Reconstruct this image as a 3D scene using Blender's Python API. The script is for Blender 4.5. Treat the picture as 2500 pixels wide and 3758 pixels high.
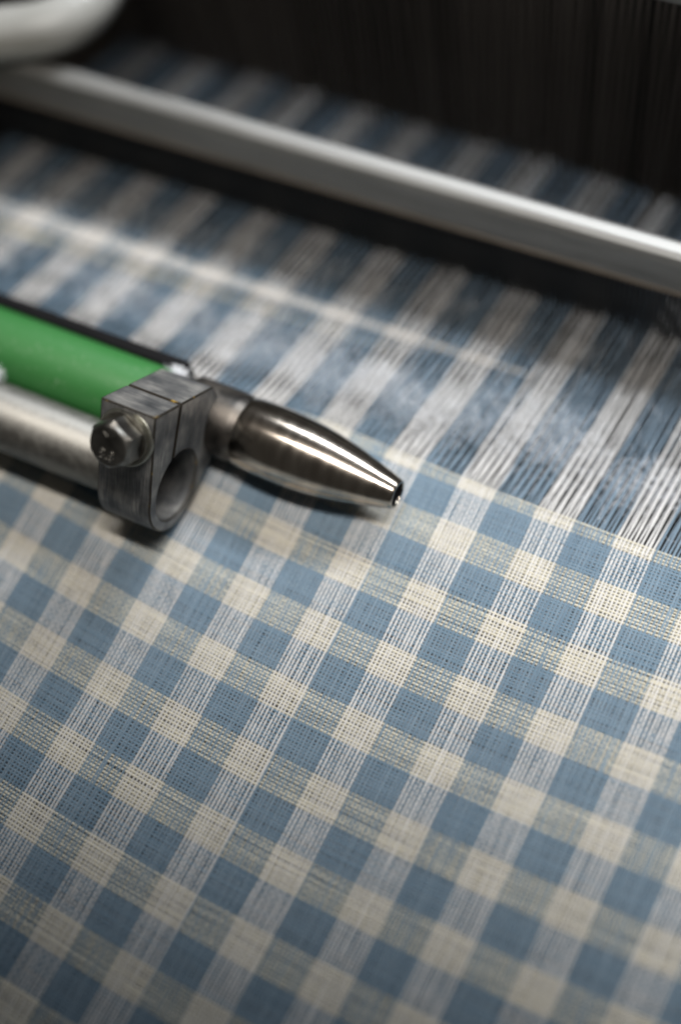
# Close-up of a weaving loom: blue gingham cloth at the fell, warp threads, reed and a temple with its clamp.
import bpy, bmesh, math, random
import numpy as np
from mathutils import Vector, Matrix

scene = bpy.context.scene
for o in list(bpy.data.objects):
    bpy.data.objects.remove(o)
S = 0.02                      # one check repeat of the cloth (white + blue stripe) = 20 mm; coordinates below are in repeats
col = scene.collection
rng = np.random.default_rng(7)
random.seed(7)

# ------------------------------------------------------------------ camera
cam_d = bpy.data.cameras.new('camera')
cam = bpy.data.objects.new('camera', cam_d)
col.objects.link(cam)
CR = np.array([[0.8789743926805497, 0.4619608404714889, -0.11830553191869346],
               [0.37641565289803103, -0.8244390290259966, -0.4226245895229779],
               [-0.29277170844369244, 0.32694413786913523, -0.8985500862196332]])
CC = np.array([3.5287574, -5.0288758, 15.3979261])
m = Matrix.Identity(4)
for i in range(3):
    m[i][0] = CR[0, i]; m[i][1] = -CR[1, i]; m[i][2] = -CR[2, i]; m[i][3] = CC[i] * S
cam.matrix_world = m
cam_d.sensor_fit = 'HORIZONTAL'
cam_d.sensor_width = 24.0
cam_d.lens = 48.0
cam_d.clip_start = 0.01
cam_d.clip_end = 20.0
cam_d.dof.use_dof = True
cam_d.dof.focus_distance = 16.15 * S
cam_d.dof.aperture_fstop = 2.35
cam_d.dof.aperture_blades = 0
scene.camera = cam

# ------------------------------------------------------------------ world and lamps (indoor: no sky, no sun)
world = bpy.data.worlds.new('World')
scene.world = world
world.use_nodes = True
bg = world.node_tree.nodes['Background']
bg.inputs[0].default_value = (1.0, 0.96, 0.88, 1)
bg.inputs[1].default_value = 0.055


def area_lamp(name, loc, target, sx, sy, power, color):
    d = bpy.data.lights.new(name, 'AREA')
    d.shape = 'RECTANGLE'; d.size = sx * S; d.size_y = sy * S
    d.energy = power; d.color = color
    o = bpy.data.objects.new(name, d); col.objects.link(o)
    L = Vector(loc) * S; T = Vector(target) * S
    z = (L - T).normalized(); x = Vector((1, 0.04, 0)); x = (x - z * x.dot(z)).normalized(); y = z.cross(x)
    mm = Matrix.Identity(4)
    for i in range(3):
        mm[i][0] = x[i]; mm[i][1] = y[i]; mm[i][2] = z[i]; mm[i][3] = L[i]
    o.matrix_world = mm
    return o


key = area_lamp('loom_tube_lamp', (4.0, 13.5, 12.5), (2.2, 4.8, 0.0), 26.0, 2.4, 0.52, (0.92, 0.96, 1.0))
key.data.spread = math.radians(60)
fill = area_lamp('overhead_tube_lamp', (4.2, 1.0, 13.5), (2.4, 1.0, 0.0), 24.0, 0.6, 0.265, (1.0, 0.94, 0.87))
fill.data.spread = math.radians(54)

scene.view_settings.view_transform = 'Standard'
scene.view_settings.look = 'None'
scene.view_settings.exposure = 0.0
scene.view_settings.gamma = 1.0
scene.view_settings.use_curve_mapping = False
scene.render.engine = 'CYCLES'
scene.cycles.filter_width = 2.3        # the lens is a little soft wide open

# ------------------------------------------------------------------ helpers


def tag(o, label=None, cat=None, group=None, kind=None):
    if label: o['label'] = label
    if cat: o['category'] = cat
    if group: o['group'] = group
    if kind: o['kind'] = kind
    return o


def empty(name, loc):
    o = bpy.data.objects.new(name, None)
    o.empty_display_size = 0.01
    o.location = Vector(loc) * S
    col.objects.link(o)
    return o


def link(name, mesh, mat, parent=None, smooth=True):
    if mat is not None and not mesh.materials:
        mesh.materials.append(mat)
    o = bpy.data.objects.new(name, mesh)
    col.objects.link(o)
    if parent is not None:
        o.parent = parent
        o.matrix_parent_inverse = Matrix.Translation(-parent.location)   # parts keep world coordinates
    if smooth:
        mesh.shade_smooth()
        if len(mesh.polygons) < 9000:
            mesh.set_sharp_from_angle(angle=math.radians(35))
    return o


def np_mesh(name, verts, quads):
    """verts (n,3) in repeats, quads (k,4)."""
    me = bpy.data.meshes.new(name)
    v = np.ascontiguousarray(verts * S, dtype=np.float32)
    q = np.ascontiguousarray(quads, dtype=np.int32)
    me.vertices.add(len(v)); me.vertices.foreach_set('co', v.ravel())
    me.loops.add(q.size); me.loops.foreach_set('vertex_index', q.ravel())
    me.polygons.add(len(q))
    me.polygons.foreach_set('loop_start', np.arange(0, q.size, q.shape[1], dtype=np.int32))
    me.polygons.foreach_set('use_smooth', np.ones(len(q), dtype=bool))
    me.update(calc_edges=True)
    return me


def add_attr(me, name, values):
    a = me.attributes.new(name, 'FLOAT', 'POINT')
    a.data.foreach_set('value', np.ascontiguousarray(values, dtype=np.float32))


def bm_mesh(name, bm):
    me = bpy.data.meshes.new(name)
    bmesh.ops.recalc_face_normals(bm, faces=bm.faces)
    bm.to_mesh(me); bm.free()
    return me


def tubes(paths, radii, sides=6, flat=1.0, cap=False):
    """paths (n,r,3), radii (n,r) -> verts, quads of n tubes; section flattened in z by 'flat'."""
    P = np.asarray(paths, float); R = np.asarray(radii, float)
    n, r, _ = P.shape
    T = np.gradient(P, axis=1)
    T /= np.linalg.norm(T, axis=2, keepdims=True) + 1e-12
    up = np.zeros_like(T); up[..., 2] = 1
    A = np.cross(T, up)
    l = np.linalg.norm(A, axis=2, keepdims=True)
    A = np.where(l > 1e-4, A / (l + 1e-12), np.array([1.0, 0, 0]))
    Bv = np.cross(A, T)
    a = np.arange(sides) * 2 * np.pi / sides + np.pi / sides * (sides == 4) * 0
    V = (P[:, :, None, :] + R[:, :, None, None] * (np.cos(a)[None, None, :, None] * A[:, :, None, :]
                                                   + flat * np.sin(a)[None, None, :, None] * Bv[:, :, None, :]))
    idx = np.arange(n * r * sides).reshape(n, r, sides)
    nx = np.roll(idx, -1, axis=2)
    Q = np.stack([idx[:, :-1], nx[:, :-1], nx[:, 1:], idx[:, 1:]], axis=-1).reshape(-1, 4)
    return V.reshape(-1, 3), Q


def frame_matrix(o, ex, ey, ez):
    mm = Matrix.Identity(4)
    for i in range(3):
        mm[i][0] = ex[i]; mm[i][1] = ey[i]; mm[i][2] = ez[i]; mm[i][3] = o[i]
    return mm


def transform(bm, mm):
    """local (repeats) -> world metres"""
    bmesh.ops.transform(bm, matrix=Matrix.Scale(S, 4) @ mm, verts=bm.verts)


def lathe(profile, segs=64, closed=False):
    """profile of (x along the axis, radius); axis = local x."""
    bm = bmesh.new()
    rings = []
    for x, r in profile:
        rings.append([bm.verts.new((x, r * math.cos(2 * math.pi * k / segs), r * math.sin(2 * math.pi * k / segs)))
                      for k in range(segs)])
    for a, b in zip(rings[:-1], rings[1:]):
        for k in range(segs):
            bm.faces.new((a[k], a[(k + 1) % segs], b[(k + 1) % segs], b[k]))
    return bm


def box_bm(x0, x1, y0, y1, z0, z1, bev=0.0):
    bm = bmesh.new()
    bmesh.ops.create_cube(bm, size=1.0)
    for v in bm.verts:
        v.co = ((x0 + x1) / 2 + v.co.x * (x1 - x0), (y0 + y1) / 2 + v.co.y * (y1 - y0), (z0 + z1) / 2 + v.co.z * (z1 - z0))
    if bev:
        bmesh.ops.bevel(bm, geom=bm.edges[:], offset=bev, segments=3, affect='EDGES', profile=0.5)
    return bm


# ------------------------------------------------------------------ materials
def new_mat(name):
    mt = bpy.data.materials.new(name); mt.use_nodes = True
    nt = mt.node_tree
    return mt, nt, nt.nodes['Principled BSDF']


def node(nt, typ, **kw):
    n = nt.nodes.new(typ)
    for k, v in kw.items():
        setattr(n, k, v)
    return n


def noise_fac(nt, scale, detail=4.0, mapping=None, coord='Object'):
    tc = node(nt, 'ShaderNodeTexCoord')
    out = tc.outputs[coord]
    if mapping:
        mp = node(nt, 'ShaderNodeMapping'); mp.inputs['Scale'].default_value = mapping
        nt.links.new(out, mp.inputs['Vector']); out = mp.outputs['Vector']
    n = node(nt, 'ShaderNodeTexNoise')
    n.inputs['Scale'].default_value = scale; n.inputs['Detail'].default_value = detail
    nt.links.new(out, n.inputs['Vector'])
    return n.outputs['Fac']


def ramp(nt, fac, stops):
    r = node(nt, 'ShaderNodeValToRGB')
    e = r.color_ramp.elements
    while len(e) < len(stops):
        e.new(0.5)
    for el, (p, c) in zip(e, stops):
        el.position = p; el.color = (*c, 1)
    nt.links.new(fac, r.inputs['Fac'])
    return r.outputs['Color']


def yarn_mat(name, c0, c1):
    """matt cotton: colour differs from yarn to yarn (attribute 'tone') and along the yarn"""
    mt, nt, b = new_mat(name)
    at = node(nt, 'ShaderNodeAttribute', attribute_name='tone')
    nz = noise_fac(nt, 2600.0, 2.0)
    mx = node(nt, 'ShaderNodeMath', operation='MULTIPLY_ADD')
    nt.links.new(nz, mx.inputs[0]); mx.inputs[1].default_value = 0.5
    nt.links.new(at.outputs['Fac'], mx.inputs[2])
    sb = node(nt, 'ShaderNodeMath', operation='SUBTRACT'); nt.links.new(mx.outputs[0], sb.inputs[0]); sb.inputs[1].default_value = 0.25
    nt.links.new(ramp(nt, sb.outputs[0], [(0.0, c0), (1.0, c1)]), b.inputs['Base Color'])
    b.inputs['Roughness'].default_value = 0.85
    b.inputs['Specular IOR Level'].default_value = 0.2
    b.inputs['Sheen Weight'].default_value = 0.45
    b.inputs['Sheen Roughness'].default_value = 0.5
    tr = node(nt, 'ShaderNodeBsdfTranslucent'); ms = node(nt, 'ShaderNodeMixShader'); ms.inputs[0].default_value = 0.28
    nt.links.new(b.inputs['Base Color'].links[0].from_socket, tr.inputs['Color'])
    nt.links.new(b.outputs[0], ms.inputs[1]); nt.links.new(tr.outputs[0], ms.inputs[2])
    nt.links.new(ms.outputs[0], nt.nodes['Material Output'].inputs['Surface'])
    return mt


M = {}
M['warp_white'] = yarn_mat('white_warp_cotton', (0.61, 0.605, 0.60), (0.74, 0.735, 0.73))
M['warp_blue'] = yarn_mat('blue_warp_cotton', (0.145, 0.225, 0.305), (0.215, 0.305, 0.39))
M['weft_white'] = yarn_mat('cream_weft_cotton', (0.615, 0.58, 0.465), (0.735, 0.70, 0.585))
M['weft_blue'] = yarn_mat('blue_weft_cotton', (0.11, 0.20, 0.285), (0.18, 0.275, 0.365))


def steel(name, c0, c1, rough0, rough1, scale, mapping=None, metallic=1.0, bump=0.0):
    mt, nt, b = new_mat(name)
    f = noise_fac(nt, scale, 6.0, mapping)
    nt.links.new(ramp(nt, f, [(0.3, c0), (0.7, c1)]), b.inputs['Base Color'])
    mr = node(nt, 'ShaderNodeMapRange')
    nt.links.new(f, mr.inputs['Value']); mr.inputs['To Min'].default_value = rough0; mr.inputs['To Max'].default_value = rough1
    mr.inputs['From Min'].default_value = 0.3; mr.inputs['From Max'].default_value = 0.7
    nt.links.new(mr.outputs['Result'], b.inputs['Roughness'])
    b.inputs['Metallic'].default_value = metallic
    if bump:
        bp = node(nt, 'ShaderNodeBump'); bp.inputs['Strength'].default_value = bump; bp.inputs['Distance'].default_value = 0.0003
        nt.links.new(f, bp.inputs['Height']); nt.links.new(bp.outputs['Normal'], b.inputs['Normal'])
    return mt


def plain(name, c, rough=0.6, metallic=0.0, spec=0.5, c2=None, scale=60.0):
    mt, nt, b = new_mat(name)
    c2 = c2 or tuple(x * 0.75 for x in c)
    nt.links.new(ramp(nt, noise_fac(nt, scale, 5.0), [(0.3, c2), (0.7, c)]), b.inputs['Base Color'])
    b.inputs['Roughness'].default_value = rough; b.inputs['Metallic'].default_value = metallic
    b.inputs['Specular IOR Level'].default_value = spec
    return mt


M['nozzle'] = steel('polished_brown_steel', (0.35, 0.31, 0.265), (0.45, 0.405, 0.35), 0.16, 0.21, 500.0, (1.0, 0.3, 0.3))
M['tube'] = steel('galvanised_steel', (0.20, 0.195, 0.18), (0.27, 0.265, 0.245), 0.48, 0.58, 400.0)
M['bolt'] = steel('dull_bolt_steel', (0.10, 0.097, 0.09), (0.22, 0.215, 0.20), 0.30, 0.45, 300.0)
M['washer'] = steel('zinc_washer', (0.26, 0.265, 0.235), (0.44, 0.445, 0.40), 0.34, 0.5, 300.0)
M['spring'] = steel('spring_washer_steel', (0.16, 0.15, 0.13), (0.35, 0.34, 0.30), 0.3, 0.45, 300.0)
M['cap'] = steel('reed_cap_aluminium', (0.22, 0.216, 0.205), (0.31, 0.305, 0.29), 0.46, 0.62, 120.0, (0.25, 4, 4), 0.7, 0.12)
M['dent'] = plain('reed_dent_dark_steel', (0.030, 0.031, 0.032), 0.5, 0.3)
M['heddle'] = plain('heddle_brown_steel', (0.15, 0.125, 0.105), 0.5, 0.3)
M['rail'] = steel('heddle_rail_aluminium', (0.45, 0.43, 0.40), (0.56, 0.54, 0.50), 0.45, 0.6, 90.0)


def enamel(name, c, dust):
    """painted metal with dust specks and rubbed, duller patches"""
    mt, nt, b = new_mat(name)
    sp = ramp(nt, noise_fac(nt, 900.0, 3.0), [(0.62, (0, 0, 0)), (0.74, (1, 1, 1))])
    big = ramp(nt, noise_fac(nt, 70.0, 5.0), [(0.35, (0.25, 0.25, 0.25)), (0.7, (1, 1, 1))])
    mu = node(nt, 'ShaderNodeMath', operation='MULTIPLY'); nt.links.new(sp, mu.inputs[0]); nt.links.new(big, mu.inputs[1])
    mu2 = node(nt, 'ShaderNodeMath', operation='MULTIPLY'); nt.links.new(mu.outputs[0], mu2.inputs[0]); mu2.inputs[1].default_value = 0.45
    mx = node(nt, 'ShaderNodeMix'); mx.data_type = 'RGBA'
    nt.links.new(mu2.outputs[0], mx.inputs[0]); mx.inputs[6].default_value = (*c, 1); mx.inputs[7].default_value = (*dust, 1)
    nt.links.new(mx.outputs[2], b.inputs['Base Color'])
    mr = node(nt, 'ShaderNodeMapRange'); nt.links.new(big, mr.inputs['Value']); mr.inputs['To Min'].default_value = 0.42; mr.inputs['To Max'].default_value = 0.62
    nt.links.new(mr.outputs['Result'], b.inputs['Roughness'])
    b.inputs['Specular IOR Level'].default_value = 0.4
    return mt


M['green'] = enamel('green_enamel', (0.026, 0.14, 0.032), (0.30, 0.36, 0.28))
M['black'] = plain('matt_black', (0.009, 0.009, 0.010), 0.9, 0.0, 0.1)  # even matt black; also paints the shade inside both bores
M['pipe'] = plain('off_white_painted_pipe', (0.44, 0.43, 0.40), 0.33, 0.0, 0.5, (0.36, 0.35, 0.32), 60.0)
M['bed'] = plain('dark_loom_bed', (0.020, 0.021, 0.023), 0.75, 0.0, 0.3)
M['tape'] = plain('cream_rapier_plastic', (0.84, 0.79, 0.72), 0.6, 0.0, 0.3, (0.78, 0.73, 0.66), 40.0)
M['tape_yellow'] = plain('yellow_rapier_plastic', (0.66, 0.56, 0.34), 0.5, 0.0, 0.4)
M['lint'] = plain('white_cotton_lint', (0.80, 0.82, 0.86), 0.95, 0.0, 0.1, (0.72, 0.75, 0.80), 60.0)


def block_mat(name, tint_edges=False):
    """sawn, oxidised steel: fine saw lines along x on the top and along the height on the sides (local frame)"""
    mt, nt, b = new_mat(name)
    f1 = noise_fac(nt, 1.0, 3.0, (150, 5200, 150))
    f2 = noise_fac(nt, 1.0, 3.0, (5200, 150, 150))
    f3 = noise_fac(nt, 160.0, 6.0)
    geo = node(nt, 'ShaderNodeTexCoord')
    sx = node(nt, 'ShaderNodeSeparateXYZ'); nt.links.new(geo.outputs['Normal'], sx.inputs[0])
    ab = node(nt, 'ShaderNodeMath', operation='ABSOLUTE'); nt.links.new(sx.outputs['Y'], ab.inputs[0])
    mx = node(nt, 'ShaderNodeMix'); mx.data_type = 'FLOAT'
    nt.links.new(ab.outputs[0], mx.inputs[0]); nt.links.new(f1, mx.inputs[2]); nt.links.new(f2, mx.inputs[3])
    m2 = node(nt, 'ShaderNodeMix'); m2.data_type = 'FLOAT'; m2.inputs[0].default_value = 0.52
    nt.links.new(mx.outputs[0], m2.inputs[2]); nt.links.new(f3, m2.inputs[3])
    if tint_edges:
        c = ramp(nt, noise_fac(nt, 420.0, 5.0), [(0.38, (0.022, 0.018, 0.014)), (0.62, (0.030, 0.024, 0.016)), (0.70, (0.34, 0.22, 0.04))])
    else:
        c = ramp(nt, m2.outputs[0], [(0.36, (0.045, 0.049, 0.055)), (0.5, (0.13, 0.134, 0.138)), (0.64, (0.33, 0.325, 0.31))])
    nt.links.new(c, b.inputs['Base Color'])
    b.inputs['Metallic'].default_value = 0.55
    b.inputs['Roughness'].default_value = 0.5
    bp = node(nt, 'ShaderNodeBump'); bp.inputs['Strength'].default_value = 0.45; bp.inputs['Distance'].default_value = 0.00012
    nt.links.new(m2.outputs[0], bp.inputs['Height']); nt.links.new(bp.outputs['Normal'], b.inputs['Normal'])
    return mt


M['block'] = block_mat('sawn_oxidised_steel')
M['block_edge'] = block_mat('worn_oily_edge', True)

# ------------------------------------------------------------------ setting: loom bed and the dark back of the loom
o = link('loom_bed', bm_mesh('loom_bed', (lambda b: (transform(b, Matrix.Identity(4)), b)[1])(box_bm(-30, 22, -22, 22, -5.6, -5.0))), M['bed'], None, False)
tag(o, kind='structure')
o = link('loom_back_wall', bm_mesh('loom_back_wall', (lambda b: (transform(b, Matrix.Identity(4)), b)[1])(box_bm(-30, 22, 10.6, 11.0, -5.0, 4.0))), M['bed'], None, False)
tag(o, kind='structure')

# ------------------------------------------------------------------ the woven cloth: every yarn is a real undulating tube
NW, NF = 21, 21                 # warp ends / weft picks per repeat
VR = 0.8931                     # length of a repeat along the warp
U0, V0 = -0.238, -0.2157        # start of a white stripe
QX = [-0.0297, 0.01328, -0.02281, 0.00132, 0.0047, -0.00373]
QY = [-0.0484, 0.00982, -0.01654, 0.00873, 0.00222, -0.0033]


def cloth_xy(u, v):
    """the cloth is drawn slightly out of square by the temple (bowed picks)"""
    uc = np.clip(u, -6.5, 4.5)
    b = [np.ones_like(u), uc, v, uc * uc, uc * v, v * v]
    sag = 0.10 * np.clip(-2.0 - u, 0, 6) * np.clip(v / 1.7, 0, 1)      # the fell runs a little closer to the viewer at left
    return u + sum(c * t for c, t in zip(QX, b)), v + sum(c * t for c, t in zip(QY, b)) - sag


def cloth_z(x, y):
    """slight ripples of uneven tension, dying out at the fell"""
    k = np.clip((1.9 - y) / 2.0, 0, 1)
    return k * (0.020 * np.sin(0.9 * x + 0.55 * y + 0.4) + 0.014 * np.sin(1.7 * x - 0.8 * y + 1.9) + 0.010 * np.sin(0.6 * x + 2.3 * y))


V_FELL = 1.755
n_lo, n_hi = int(-8.3 * NW), int(5.9 * NW)
m_lo, m_hi = int(-8.1 / VR * NF), int((V_FELL + 0.2157) / VR * NF)
A_W, A_F = 0.0024, 0.0024       # how far warp and weft bow out of the cloth plane
warp_u = (np.arange(n_lo, n_hi) + 0.5) / NW + U0 + rng.normal(0, 0.0030, n_hi - n_lo)
weft_v = (np.arange(m_lo, m_hi) + 0.5) / NF * VR + V0 + rng.normal(0, 0.0026, m_hi - m_lo)
drift = np.cumsum(rng.normal(0, 0.0016, len(weft_v))); drift -= np.linspace(drift[0], drift[-1], len(drift)); weft_v = np.sort(weft_v + drift)
drift = np.cumsum(rng.normal(0, 0.0018, len(warp_u))); drift -= np.linspace(drift[0], drift[-1], len(drift)); warp_u = np.sort(warp_u + drift)


def keep_warp(u):               # range of picks each warp end is built for (a wide margin round the view)
    lo = max(-8.0, -7.6 + max(0.0, -u - 1.5) * 1.05, -7.6 + max(0.0, u + 1.0) * 0.42)
    return lo


def smooth_noise(n, k):
    a = rng.normal(0, 1, n // k + 4)
    return np.interp(np.arange(n), np.arange(len(a)) * k, a)


pick_shade = smooth_noise(len(weft_v), 5) * 0.14
end_shade = smooth_noise(len(warp_u), 6) * 0.12
cloth = tag(empty('gingham_cloth', (0, -3, 0)), 'blue and cream gingham cloth stretched towards the viewer below the metal clamp', 'cloth')
stripes = {}
for i, u in enumerate(warp_u):
    n = n_lo + i
    j0 = int(np.searchsorted(weft_v, keep_warp(u)))
    ms = np.arange(j0, len(weft_v))
    vv = weft_v[ms]
    vm = (vv[:-1] + vv[1:]) / 2
    r = len(vv) * 2 - 1
    v = np.empty(r); v[0::2] = vv; v[1::2] = vm
    z = np.zeros(r); z[0::2] = A_W * (0.5 if n % NW < 10 else 1.0) * np.where((n + m_lo + ms) % 2 == 0, 1, -1)
    uu = u + smooth_noise(r, 18) * 0.0022
    X, Y = cloth_xy(uu, v)
    wh = n % NW < 10
    rad = (0.0152 if wh else 0.0176) * (1 + 0.06 * rng.normal()) * (1 + 0.12 * smooth_noise(r, 7))
    key = ((n // NW), 'white' if n % NW < 10 else 'blue')
    stripes.setdefault(key, []).append((np.stack([X, Y, z + cloth_z(X, Y)], 1), np.clip(rad, 0.010, 0.0235), np.clip(0.5 + end_shade[i] + 0.20 * rng.normal() + 0.12 * smooth_noise(r, 40), 0, 1)))
for (k, c), L in stripes.items():
    Vs, Qs, Ts, off = [], [], [], 0
    for P, R, t in L:
        V, Q = tubes(P[None], R[None], 4, 0.84 if c == 'white' else 0.94)
        Vs.append(V); Qs.append(Q + off); off += len(V); Ts.append(np.repeat(t, 4))
    me = np_mesh(c + '_warp_stripe', np.concatenate(Vs), np.concatenate(Qs)); add_attr(me, 'tone', np.concatenate(Ts))
    link(c + '_warp_stripe', me, M['warp_' + c], cloth)
bands = {}
for j, v in enumerate(weft_v):
    mm_ = m_lo + j
    ok = np.array([keep_warp(u) <= v for u in warp_u])
    ns = np.nonzero(ok)[0]
    if len(ns) < 4: continue
    us = warp_u[ns]
    r = len(us) * 2 - 1
    u = np.empty(r); u[0::2] = us; u[1::2] = (us[:-1] + us[1:]) / 2
    z = np.zeros(r); z[0::2] = A_F * np.where((n_lo + ns + mm_) % 2 == 0, -1, 1)
    vv = v + smooth_noise(r, 24) * 0.0022
    X, Y = cloth_xy(u, vv)
    slub = 1 + 0.14 * smooth_noise(r, 9) + 0.5 * np.clip(smooth_noise(r, 50) - 2.1, 0, 1)
    rad = (0.0160 if mm_ % NF < 10 else 0.0176) * (1 + 0.07 * rng.normal()) * slub
    key = (mm_ // NF, 'white' if mm_ % NF < 10 else 'blue')
    bands.setdefault(key, []).append((np.stack([X, Y, z + cloth_z(X, Y)], 1), np.clip(rad, 0.008, 0.020), np.clip(0.5 + pick_shade[j] + 0.22 * rng.normal() + 0.14 * smooth_noise(r, 50), 0, 1)))
for (k, c), L in bands.items():
    Vs, Qs, Ts, off = [], [], [], 0
    for P, R, t in L:
        V, Q = tubes(P[None], R[None], 4, 0.62 if c == 'white' else 0.42)
        Vs.append(V); Qs.append(Q + off); off += len(V); Ts.append(np.repeat(t, 4))
    nm = 'cream_weft_band' if c == 'white' else 'blue_weft_band'
    me = np_mesh(nm, np.concatenate(Vs), np.concatenate(Qs)); add_attr(me, 'tone', np.concatenate(Ts))
    link(nm, me, M['weft_' + c], cloth)

# ------------------------------------------------------------------ warp threads in front of the fell (upper and lower shed)
warp = tag(empty('warp_sheet', (-2, 3, -0.6)), 'sheet of blue and white warp threads running from the cloth edge under the metal bar', 'threads')
FELL_Z = 0.0


def shed_path(kind):
    pts = {'upper': [(-0.12, 0.004), (0.0, 0.0), (3.55, -1.0), (6.3, -1.78)],
           'lower': [(-0.12, -0.004), (0.0, -0.006), (3.55, -1.75), (6.3, -2.75)]}[kind]
    y = np.concatenate([np.linspace(-0.12, 3.55, 40), np.linspace(3.65, 6.3, 14)])
    return y, np.interp(y, [p[0] for p in pts], [p[1] for p in pts])


protos = {}
for kind in ('upper', 'lower'):
    for c in ('white', 'blue'):
        for var in range(4):
            y, z = shed_path(kind)
            x = smooth_noise(len(y), 8) * 0.002 * np.clip((y + 0.1) * 1.5, 0, 1)
            rad = np.clip((0.0160 if kind == 'upper' else 0.0130) * (1 + 0.12 * smooth_noise(len(y), 2)), 0.009, 0.026)
            V, Q = tubes(np.stack([x, y, z], 1)[None], rad[None], 6)
            me = np_mesh(c + '_warp_thread', V, Q)
            add_attr(me, 'tone', np.full(len(V), 0.25 + 0.15 * var)); me.materials.append(M['warp_' + c])
            protos[kind, c, var] = me
fell_v = weft_v[-1]
t_lo, t_hi = int(-9.4 * NW), int(4.0 * NW)
for n in range(t_lo, t_hi):
    u = warp_u[n - n_lo] if 0 <= n - n_lo < len(warp_u) else (n + 0.5) / NW + U0
    X, Y = cloth_xy(np.array(u), np.array(fell_v))
    c = 'white' if n % NW < 10 else 'blue'
    kind = 'upper' if n % 2 == 0 else 'lower'
    o = bpy.data.objects.new(c + '_warp_thread', protos[kind, c, int(rng.integers(4))])
    o.parent = warp; o.matrix_parent_inverse = Matrix.Translation(-warp.location)
    o.location = (float(X) * S, float(Y) * S, rng.normal(0, 0.004) * S)
    o.rotation_euler = (rng.normal(0, 0.003), 0, -0.022 + rng.normal(0, 0.0035))
    col.objects.link(o)


def fibres(centres, spreads, count, length, radius, flat=0.25, segs=4, align=None):
    """loose curly cotton fibres scattered about the given centres"""
    c = np.asarray(centres)[rng.integers(0, len(centres), count)]
    sp = np.asarray(spreads)
    p0 = c + rng.normal(0, 1, (count, 3)) * sp
    d = rng.normal(0, 1, (count, 3)); d[:, 2] *= flat
    if align is not None:
        d = d * 0.5 + np.asarray(align) * rng.choice([-1, 1], count)[:, None]
    d /= np.linalg.norm(d, axis=1, keepdims=True)
    steps = [p0]
    for s in range(segs):
        d = d + rng.normal(0, 0.45, (count, 3)) * np.array([1, 1, flat]); d /= np.linalg.norm(d, axis=1, keepdims=True)
        steps.append(steps[-1] + d * (length * rng.uniform(0.5, 1.4, (count, 1)) / segs))
    P = np.stack(steps, 1)
    return tubes(P, np.full(P.shape[:2], radius), 3)


# loose fibre ends standing off the threads near the fell and off the cloth
pts = []
for _ in range(700):
    X = rng.uniform(-5.0, 3.2); dy = rng.uniform(0.05, 3.3)
    pts.append((X, 1.57 + 0.03 * X + dy, -dy * 0.2817))
V, Q = fibres(pts, (0.02, 0.02, 0.012), 700, 0.13, 0.0018)
tag(link('loose_fibre', np_mesh('loose_fibre', V, Q), M['lint'], warp), kind='stuff')

# ------------------------------------------------------------------ fluffy lint in the shed; its pale fibres also stand in for lit patches
lint_c = []
for (x, y, z) in [(-2.27, 2.68, -.42), (-1.84, 2.45, -.38), (-1.44, 2.52, -.4), (-0.71, 2.47, -.4), (-0.35, 3.05, -.55), (0.2, 2.48, -.4),
                  (0.71, 2.51, -.4), (0.59, 3.0, -.52), (1.51, 2.57, -.42), (1.75, 2.6, -.42), (-3.0, 2.6, -.42), (-3.6, 2.35, -.36), (-4.3, 2.5, -.4),
                  (-5.1, 2.3, -.36), (-5.8, 2.4, -.38), (-6.6, 2.3, -.36), (-2.7, 2.15, -.3), (-1.1, 2.2, -.3), (-3.9, 2.1, -.28)]:
    for _ in range(3):
        lint_c.append((x + rng.normal(0, 0.12), y + rng.normal(0, 0.06), z + rng.normal(0, 0.02)))
V, Q = fibres(lint_c, (0.26, 0.16, 0.05), 3000, 0.26, 0.0024)
o = link('lint_and_light_patches', np_mesh('lint_and_light_patches', V, Q), M['lint'])
tag(o, 'white cotton lint and painted light patches under the warp threads above the cloth edge', 'lint', kind='stuff')

# ------------------------------------------------------------------ rapier tape lying in the shed
rap = tag(empty('rapier_tape', (-6, 3.3, -0.75)), 'pale cream band with a yellow edge lying beneath the warp threads at left', 'rapier')
ex = Vector((1, 0.078, 0)).normalized(); ey = Vector((-ex.y, ex.x, 0)); ez = Vector((0, 0, 1))
mt_ = frame_matrix((-6.0, 3.46, -0.68), ex, ey, ez)


def tapered(x0, x1, ya, yb, z0, z1, y_end):
    """flat strip that narrows to a thin end"""
    bm = box_bm(x0, x1, ya, yb, z0, z1)
    for v in bm.verts:
        if v.co.x > x1 - 0.01:
            v.co.y = y_end + (v.co.y - y_end) * 0.12; v.co.z = z0 - 0.32 + (v.co.z - z0) * 0.4
    bmesh.ops.bevel(bm, geom=bm.edges[:], offset=0.015, segments=2, affect='EDGES')
    return bm


bm = tapered(-7.0, 5.6, -0.22, 0.20, -0.05, 0.05, 0.0); transform(bm, mt_)
link('tape_body', bm_mesh('tape_body', bm), M['tape'], rap)
bm = tapered(-7.0, 3.6, -0.42, -0.18, -0.10, 0.0, -0.2); transform(bm, mt_)
link('tape_edge', bm_mesh('tape_edge', bm), M['tape_yellow'], rap)

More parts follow.
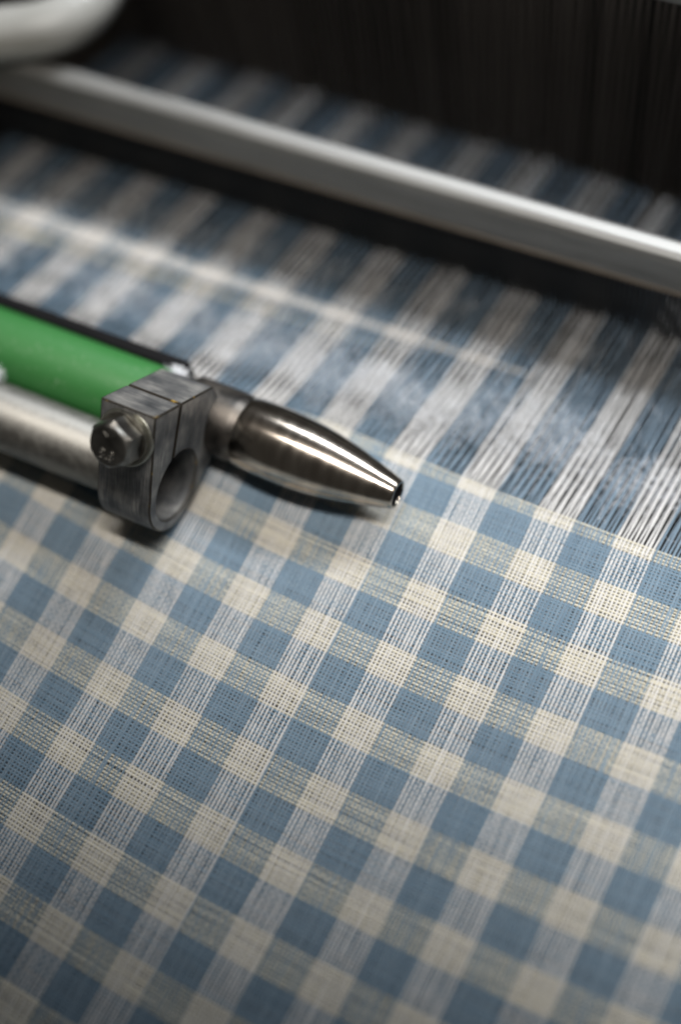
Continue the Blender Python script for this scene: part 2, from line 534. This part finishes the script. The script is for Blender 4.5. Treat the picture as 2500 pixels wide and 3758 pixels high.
# ------------------------------------------------------------------ reed: aluminium cap over a row of thin steel dents
RS, RI = 0.056, 5.0
rx = Vector((1, RS, 0)).normalized(); ry = Vector((-rx.y, rx.x, 0)); rz = Vector((0, 0, 1))
reed = tag(empty('reed', (-3, RI - 3 * RS, -2)), 'long aluminium bar over dark reed wires crossing the warp threads', 'reed')
rm = frame_matrix((-3.0, RI - 3 * RS, 0.0), rx, ry, rz)
prof = [(0.0, 0.20), (0.0, 0.82), (0.035, 0.90), (0.12, 0.935), (0.26, 0.935), (0.335, 0.88), (0.345, 0.82), (0.345, 0.20), (0.28, 0.20), (0.28, 0.34), (0.07, 0.34), (0.07, 0.20)]
bm = bmesh.new()
ra = [bm.verts.new((-11.5, y, z)) for y, z in prof]; rb = [bm.verts.new((8.5, y, z)) for y, z in prof]
for k in range(len(prof)):
    k2 = (k + 1) % len(prof); bm.faces.new((ra[k], ra[k2], rb[k2], rb[k]))
bm.faces.new(ra); bm.faces.new(rb)
transform(bm, rm)
cap = link('reed_cap', bm_mesh('reed_cap', bm), M['cap'], reed, False)
bv = cap.modifiers.new('bevel', 'BEVEL'); bv.width = 0.012 * S; bv.segments = 2; bv.limit_method = 'ANGLE'
bm = box_bm(-11.5, 8.5, -0.015, 0.045, 0.205, 0.275, 0.01); transform(bm, rm)
link('binding_strip', bm_mesh('binding_strip', bm), plain('binding_tan', (0.20, 0.16, 0.12), 0.6), reed)
bm = box_bm(-0.014, 0.014, 0.075, 0.275, -3.6, 0.335)
transform(bm, Matrix.Identity(4)); dent_me = bm_mesh('dent', bm); dent_me.materials.append(M['dent'])
for k in range(205):
    o = bpy.data.objects.new('dent', dent_me); o.parent = reed; o.matrix_parent_inverse = Matrix.Translation(-reed.location)
    p = rm @ Vector((-8.2 + k * 0.0714, 0, 0)); o.location = p * S; o.rotation_euler = (0, 0, math.atan(RS)); col.objects.link(o)
bm = box_bm(-11.5, 8.5, 0.0, 0.345, -4.1, -3.55, 0.02); transform(bm, rm)
link('bottom_rail', bm_mesh('bottom_rail', bm), M['dent'], reed)

# ------------------------------------------------------------------ heddle frame behind the reed
hed = tag(empty('heddle_frame', (-3, 8.0, -3)), 'dark heddle frame of thin upright wires behind the reed', 'heddle frame')
hm = frame_matrix((-3.0, 7.50, 0.0), rx, ry, rz)
bm = box_bm(-13, 9, -0.12, 0.10, 2.42, 3.0, 0.05); transform(bm, hm)
link('top_rail', bm_mesh('top_rail', bm), M['rail'], hed)
bm = box_bm(-13, 9, -0.12, 0.10, -4.9, -4.2, 0.05); transform(bm, hm)
link('bottom_rail', bm_mesh('bottom_rail', bm), M['dent'], hed)
wires = {}
for w in range(2):
    pth = np.array([[0, 0, -4.3], [0, 0, -2.4], [0.012, 0, -2.05], [0, 0, -1.7], [0, 0, 2.6]], float)
    V, Q = tubes((pth + 0)[None], np.array([[0.020, 0.020, 0.034, 0.020, 0.020]]) * (1 + 0.2 * w), 5)
    me = np_mesh('heddle_wire', V, Q); me.materials.append(M['heddle']); wires[w] = me
for k in range(290):
    o = bpy.data.objects.new('heddle_wire', wires[k % 2]); o.parent = hed; o.matrix_parent_inverse = Matrix.Translation(-hed.location)
    p = hm @ Vector((-9.4 + (k // 2) * 0.112 + rng.normal(0, 0.012) + 0.05 * (k % 2), 0.30 * (k % 2) + 0.12, 0)); o.location = p * S
    o.rotation_euler = (rng.normal(0, 0.004), rng.normal(0, 0.004), 0); col.objects.link(o)

# ------------------------------------------------------------------ temple: tube, split clamp with bolt, green cylinder, polished nozzle
O = Vector((-3.2693, -0.2101, 0.7251))
KB = 1.0404
ex = Vector((0.9994, 0.0322, 0.0118)); eb = Vector((-0.0162, 0.7473, -0.6643)); eu = Vector((-0.0302, 0.6637, 0.7474))
BM = frame_matrix(O, ex * KB, eb * KB, eu * KB)
temple = tag(empty('temple', (-3.0, 0.3, 0)), 'metal temple with split clamp, hex bolt, green cylinder and polished pointed nozzle', 'temple')

T, bf, bb, H, bs, rh, ro, sg = 0.72, 0.755, 0.545, 1.108, -0.203, 0.446, 0.592, 0.016
pts = [(bs + sg, H), (bb, H), (0.80, 0.86), (0.95, 0.66), (0.985, 0.45), (0.93, 0.22), (0.82, 0.08), (0.72, -0.03)]
pts += [(ro * math.cos(a) * (1 + 0.10 * max(0, math.cos(a))), ro * math.sin(a)) for a in np.linspace(-0.28, -math.pi, 31)]
pts += [(-0.635, 0.25), (-bf, H), (bs - sg, H)]
a0 = math.acos((bs - sg) / rh); a1 = math.acos((bs + sg) / rh)
pts += [(rh * math.cos(a), rh * math.sin(a)) for a in np.linspace(a0, 2 * math.pi + a1, 61)]


def block_mesh(name):
    bm = bmesh.new()
    A = [bm.verts.new((-T, b, u)) for b, u in pts]; Bq = [bm.verts.new((0, b, u)) for b, u in pts]
    n = len(pts)
    for k in range(n):
        bm.faces.new((A[k], A[(k + 1) % n], Bq[(k + 1) % n], Bq[k]))
    bm.faces.new(A); bm.faces.new(Bq)
    bmesh.ops.scale(bm, vec=(S, S, S), verts=bm.verts)
    return bm_mesh(name, bm)


def local_link(name, me, mat, parent):
    """mesh kept in the clamp's own frame (metres) so that its grain follows the clamp"""
    if not me.materials: me.materials.append(mat)
    o = bpy.data.objects.new(name, me); col.objects.link(o)
    mw = frame_matrix(O * S, ex * KB, eb * KB, eu * KB)
    o.parent = parent
    if parent is temple:
        o.matrix_parent_inverse = Matrix.Translation(-temple.location); o.matrix_basis = mw
    return o


def sub_link(name, me, mat, parent):
    """sub-part that shares its parent's local frame"""
    if not me.materials: me.materials.append(mat)
    o = bpy.data.objects.new(name, me); col.objects.link(o); o.parent = parent
    return o


blk = local_link('clamp_block', block_mesh('clamp_block'), M['block'], temple)
blk.data.materials.append(M['block_edge'])
blk['label'] = 'dark sawn steel split clamp'
bv = blk.modifiers.new('bevel', 'BEVEL'); bv.width = 0.020 * S; bv.segments = 2; bv.limit_method = 'ANGLE'; bv.angle_limit = math.radians(38); bv.material = 1
bv.harden_normals = False

# nozzle axis (in the clamp frame it lies behind the block); arm and boss join the two
tip = Vector((-0.785, 0.875, 0.53))
na = Vector((0.9999, -0.006, 0.008)).normalized()
nz_up = (Vector((0, 0, 1)) - na * na.z).normalized(); ny = nz_up.cross(na)
NM = frame_matrix(tip, na, ny, nz_up)


def ss(bm):
    bmesh.ops.scale(bm, vec=(S, S, S), verts=bm.verts); return bm


bc = (0.865, 0.48); br = 0.44
hull = [(0.30, H - 0.10), (0.52, H - 0.06)] + [(bc[0] + br * math.cos(a), bc[1] + br * math.sin(a)) for a in np.linspace(math.radians(70), math.radians(-110), 25)] + [(0.50, -0.02)]
bm = bmesh.new()
A = [bm.verts.new((-0.60, b, u)) for b, u in hull]; Bq = [bm.verts.new((-0.06, b, u)) for b, u in hull]
n = len(hull)
for k in range(n):
    bm.faces.new((A[k], A[(k + 1) % n], Bq[(k + 1) % n], Bq[k]))
bm.faces.new(A); bm.faces.new(Bq)
arm = local_link('clamp_arm', bm_mesh('clamp_arm', ss(bm)), M['block'], temple)
bv = arm.modifiers.new('bevel', 'BEVEL'); bv.width = 0.06 * S; bv.segments = 3; bv.limit_method = 'ANGLE'; bv.angle_limit = math.radians(38)
arm.data.shade_smooth() if False else None

# boss between the arm and the nozzle
bm = lathe([(-2.95, 0.0), (-2.95, 0.44), (-2.40, 0.452), (-2.28, 0.448), (-2.21, 0.438), (-2.175, 0.415), (-2.12, 0.41)], 48)
transform(bm, NM)
link('nozzle_boss', bm_mesh('nozzle_boss', bm), steel('brown_boss_steel', (0.05, 0.048, 0.046), (0.15, 0.135, 0.12), 0.4, 0.55, 200.0), temple)

# hex bolt with spring washer and flat washer; local x = ex, y = -eb (outwards), z = eu
bx, bu = -0.355, 0.745


def outward(bm, b0):
    """lathe axis x -> outwards (-b) from the front face of the clamp, centred on the bolt"""
    mm = frame_matrix((bx, b0, bu), (0, -1, 0), (1, 0, 0), (0, 0, 1))
    bmesh.ops.transform(bm, matrix=Matrix.Scale(S, 4) @ mm, verts=bm.verts)
    return bm


FB = -0.708                      # front face of the clamp at the bolt
bm = lathe([(-0.03, 0.0), (-0.03, 0.375), (0.035, 0.375), (0.045, 0.365), (0.045, 0.17)], 48); outward(bm, FB)
bolt = bpy.data.objects.new('hex_bolt', None)
bolt.empty_display_size = 0.005
# bolt head is the part; washers and marking are its sub-parts
hexv = []
bm = bmesh.new()
AF = 0.51; RC = AF / math.sqrt(3)
rings = []
for xo, sc_, rnd in [(0.115, 1.0, 0), (0.335, 1.0, 0), (0.372, 0.90, 1), (0.380, 0.84, 1)]:
    ring = []
    for k in range(48):
        a = 2 * math.pi * k / 48
        d = (AF / 2) / math.cos(((a + math.pi / 6) % (math.pi / 3)) - math.pi / 6)
        if rnd == 0:
            rr = d
            # the chamfer cone cuts the six corners lower down
            xx = xo - (max(0, d - AF / 2) * 0.55 if xo > 0.2 else 0)
        else:
            rr = AF / 2 * sc_ * 1.04; xx = xo
        ring.append(bm.verts.new((xx, rr * math.cos(a), rr * math.sin(a))))
    rings.append(ring)
for A_, B_ in zip(rings[:-1], rings[1:]):
    for k in range(48):
        bm.faces.new((A_[k], A_[(k + 1) % 48], B_[(k + 1) % 48], B_[k]))
bm.faces.new(rings[-1]); bm.faces.new(rings[0])
outward(bm, FB)
bpy.data.objects.remove(bolt)
bolt = local_link('hex_bolt', bm_mesh('hex_bolt', bm), M['bolt'], temple)
bm = lathe([(0.0, 0.17), (-0.03, 0.18), (-0.03, 0.352), (0.030, 0.352), (0.040, 0.342), (0.040, 0.17)], 56); outward(bm, FB)
w = sub_link('flat_washer', bm_mesh('flat_washer', bm), M['washer'], bolt); w.data.shade_smooth(); w.data.set_sharp_from_angle(angle=math.radians(35))
# spring washer: an open helical ring
bm = bmesh.new(); prev = None
for k in range(45):
    a = math.radians(-60 + 350 * k / 44); dx = 0.018 * (k / 44 - 0.5)
    sec = [bm.verts.new((0.047 + dx + x_, r_ * math.cos(a), r_ * math.sin(a))) for x_, r_ in ((0, 0.17), (0, 0.31), (0.058, 0.31), (0.058, 0.17))]
    if prev:
        for q in range(4):
            bm.faces.new((prev[q], prev[(q + 1) % 4], sec[(q + 1) % 4], sec[q]))
    else:
        bm.faces.new(sec)
    prev = sec
bm.faces.new(prev); outward(bm, FB)
sub_link('spring_washer', bm_mesh('spring_washer', bm), M['spring'], bolt)


def marking(text, size, x, u, name):
    cu = bpy.data.curves.new(name, 'FONT'); cu.body = text; cu.size = size; cu.extrude = 0.012; cu.align_x = 'CENTER'; cu.align_y = 'CENTER'
    cu.bevel_depth = 0.007; cu.bevel_resolution = 1
    tmp = bpy.data.objects.new('tmp', cu); col.objects.link(tmp)
    bpy.context.view_layer.update()
    me = bpy.data.meshes.new_from_object(tmp.evaluated_get(bpy.context.evaluated_depsgraph_get()))
    bpy.data.objects.remove(tmp); bpy.data.curves.remove(cu)
    mm = frame_matrix((bx + x, FB - 0.384, bu + u), (1, 0, 0), (0, 0, 1), (0, -1, 0))
    me.transform(Matrix.Scale(S, 4) @ mm)
    me.name = name
    me.materials.clear()
    return sub_link(name, me, M['bolt'], bolt)


marking('8.8', 0.17, 0.0, -0.115, 'grade_marking')
for x_, rt in ((-0.045, 0.5), (0.05, -0.75)):
    b = box_bm(-0.035, 0.035, -0.006, 0.004, -0.008, 0.008, 0.003)
    mm = Matrix.Translation((bx + x_, FB - 0.384, bu + 0.135)) @ Matrix.Rotation(rt, 4, 'Y')
    bmesh.ops.transform(b, matrix=Matrix.Scale(S, 4) @ mm, verts=b.verts)
    sub_link('maker_mark', bm_mesh('maker_mark', b), M['bolt'], bolt)

# galvanised tube held in the clamp's bore
bm = lathe([(-9.0, 0.0), (-9.0, 0.405), (-0.66, 0.405), (-0.645, 0.395), (-0.645, 0.335), (-0.66, 0.33), (-1.6, 0.33), (-1.6, 0.0)], 64)
transform(bm, BM)
ct = link('clamp_tube', bm_mesh('clamp_tube', bm), M['tube'], temple)
bm = lathe([(-1.5, 0.0), (-1.5, 0.325), (-0.67, 0.325)], 48); transform(bm, BM)
link('tube_bore', bm_mesh('tube_bore', bm), M['black'], ct)  # black lining: the shade inside the tube put into the colour

# polished nozzle
rad = [(-2.165, 0.415), (-2.15, 0.44), (-2.11, 0.452), (-2.03, 0.46), (-1.9, 0.467), (-1.75, 0.471), (-1.6, 0.47), (-1.45, 0.465), (-1.3, 0.456), (-1.15, 0.442), (-1.0, 0.423), (-0.85, 0.398), (-0.7, 0.368), (-0.55, 0.334), (-0.4, 0.297), (-0.25, 0.257), (-0.12, 0.221), (-0.05, 0.201), (-0.015, 0.19), (0, 0.178), (0, 0.158), (-0.01, 0.152), (-0.1, 0.150), (-0.7, 0.14), (-0.7, 0)]
bm = lathe(rad, 96); transform(bm, NM)
noz = link('nozzle', bm_mesh('nozzle', bm), M['nozzle'], temple)
noz['label'] = 'polished steel pointed nozzle'
bm = lathe([(-0.60, 0.0), (-0.60, 0.136), (-0.012, 0.1495)], 32); transform(bm, NM)
link('bore', bm_mesh('bore', bm), M['black'], noz)  # the dark of the nozzle opening is painted black

# green painted cylinder on the same axis, with a black strip behind it
GM = frame_matrix(tip, Vector((0.9993, 0.036, 0.010)).normalized(), Vector((-0.036, 0.9993, 0)), nz_up)
bm = lathe([(-11.0, 0.0), (-11.0, 0.50), (-3.33, 0.50), (-3.27, 0.485), (-3.24, 0.45), (-3.24, 0.0)], 72); transform(bm, GM)
link('green_cylinder', bm_mesh('green_cylinder', bm), M['green'], temple)['label'] = 'green painted cylinder'
bm = box_bm(-11.0, -3.16, 0.42, 0.60, -0.33, 0.33, 0.05); transform(bm, GM)
link('black_strip', bm_mesh('black_strip', bm), M['black'], temple)
# scraps of lint on the temple
V, Q = fibres([tuple(tip + Vector((-3.22, 0.27, 0.33)))], (0.05, 0.02, 0.012), 110, 0.10, 0.0026)
o = link('lint_tuft', np_mesh('lint_tuft', V, Q), M['lint']); tag(o, 'tuft of white lint at the end of the green cylinder', 'lint', kind='stuff')
tb = O + ex * (-3.05) + eb * 0.15 + eu * 0.41
V, Q = fibres([tuple(tb), tuple(tb - ex * 0.25), tuple(tb - ex * .12)], (0.09, 0.03, 0.015), 700, 0.16, 0.0034)
o = link('lint_tuft', np_mesh('lint_tuft', V, Q), M['lint']); tag(o, 'tuft of white lint lying on the grey tube', 'lint', kind='stuff')

# ------------------------------------------------------------------ bent pipe above the reed at top left
ctl = np.array([(-14.0, 2.1, 1.3), (-12.4, 2.95, 1.3), (-10.79, 3.82, 1.3), (-9.65, 4.46, 1.3), (-9.07, 4.75, 1.3), (-8.61, 4.98, 1.3), (-8.33, 5.17, 1.3),
                (-8.14, 5.45, 1.3), (-8.12, 5.8, 1.3), (-8.20, 6.31, 1.3), (-8.5, 7.52, 1.3), (-8.9, 9.0, 1.3)])
tt = np.concatenate([[0], np.cumsum(np.linalg.norm(np.diff(ctl, axis=0), axis=1))])
ts = np.linspace(0, tt[-1], 240)
curve = np.stack([np.interp(ts, tt, ctl[:, q]) for q in range(3)], 1)
for _ in range(110):
    curve[1:-1] = (curve[:-2] + 2 * curve[1:-1] + curve[2:]) / 4
P = np.array([tuple(v) for v in curve])
V, Q = tubes(P[None], (0.38 + 0.010 * np.sin(ts * 42.0) * np.clip((ts - 6.6) / 0.5, 0, 1))[None], 40)
o = link('bent_pipe', np_mesh('bent_pipe', V, Q), M['pipe'])
tag(o, 'grey white pipe bending upwards above the left end of the aluminium bar', 'pipe')
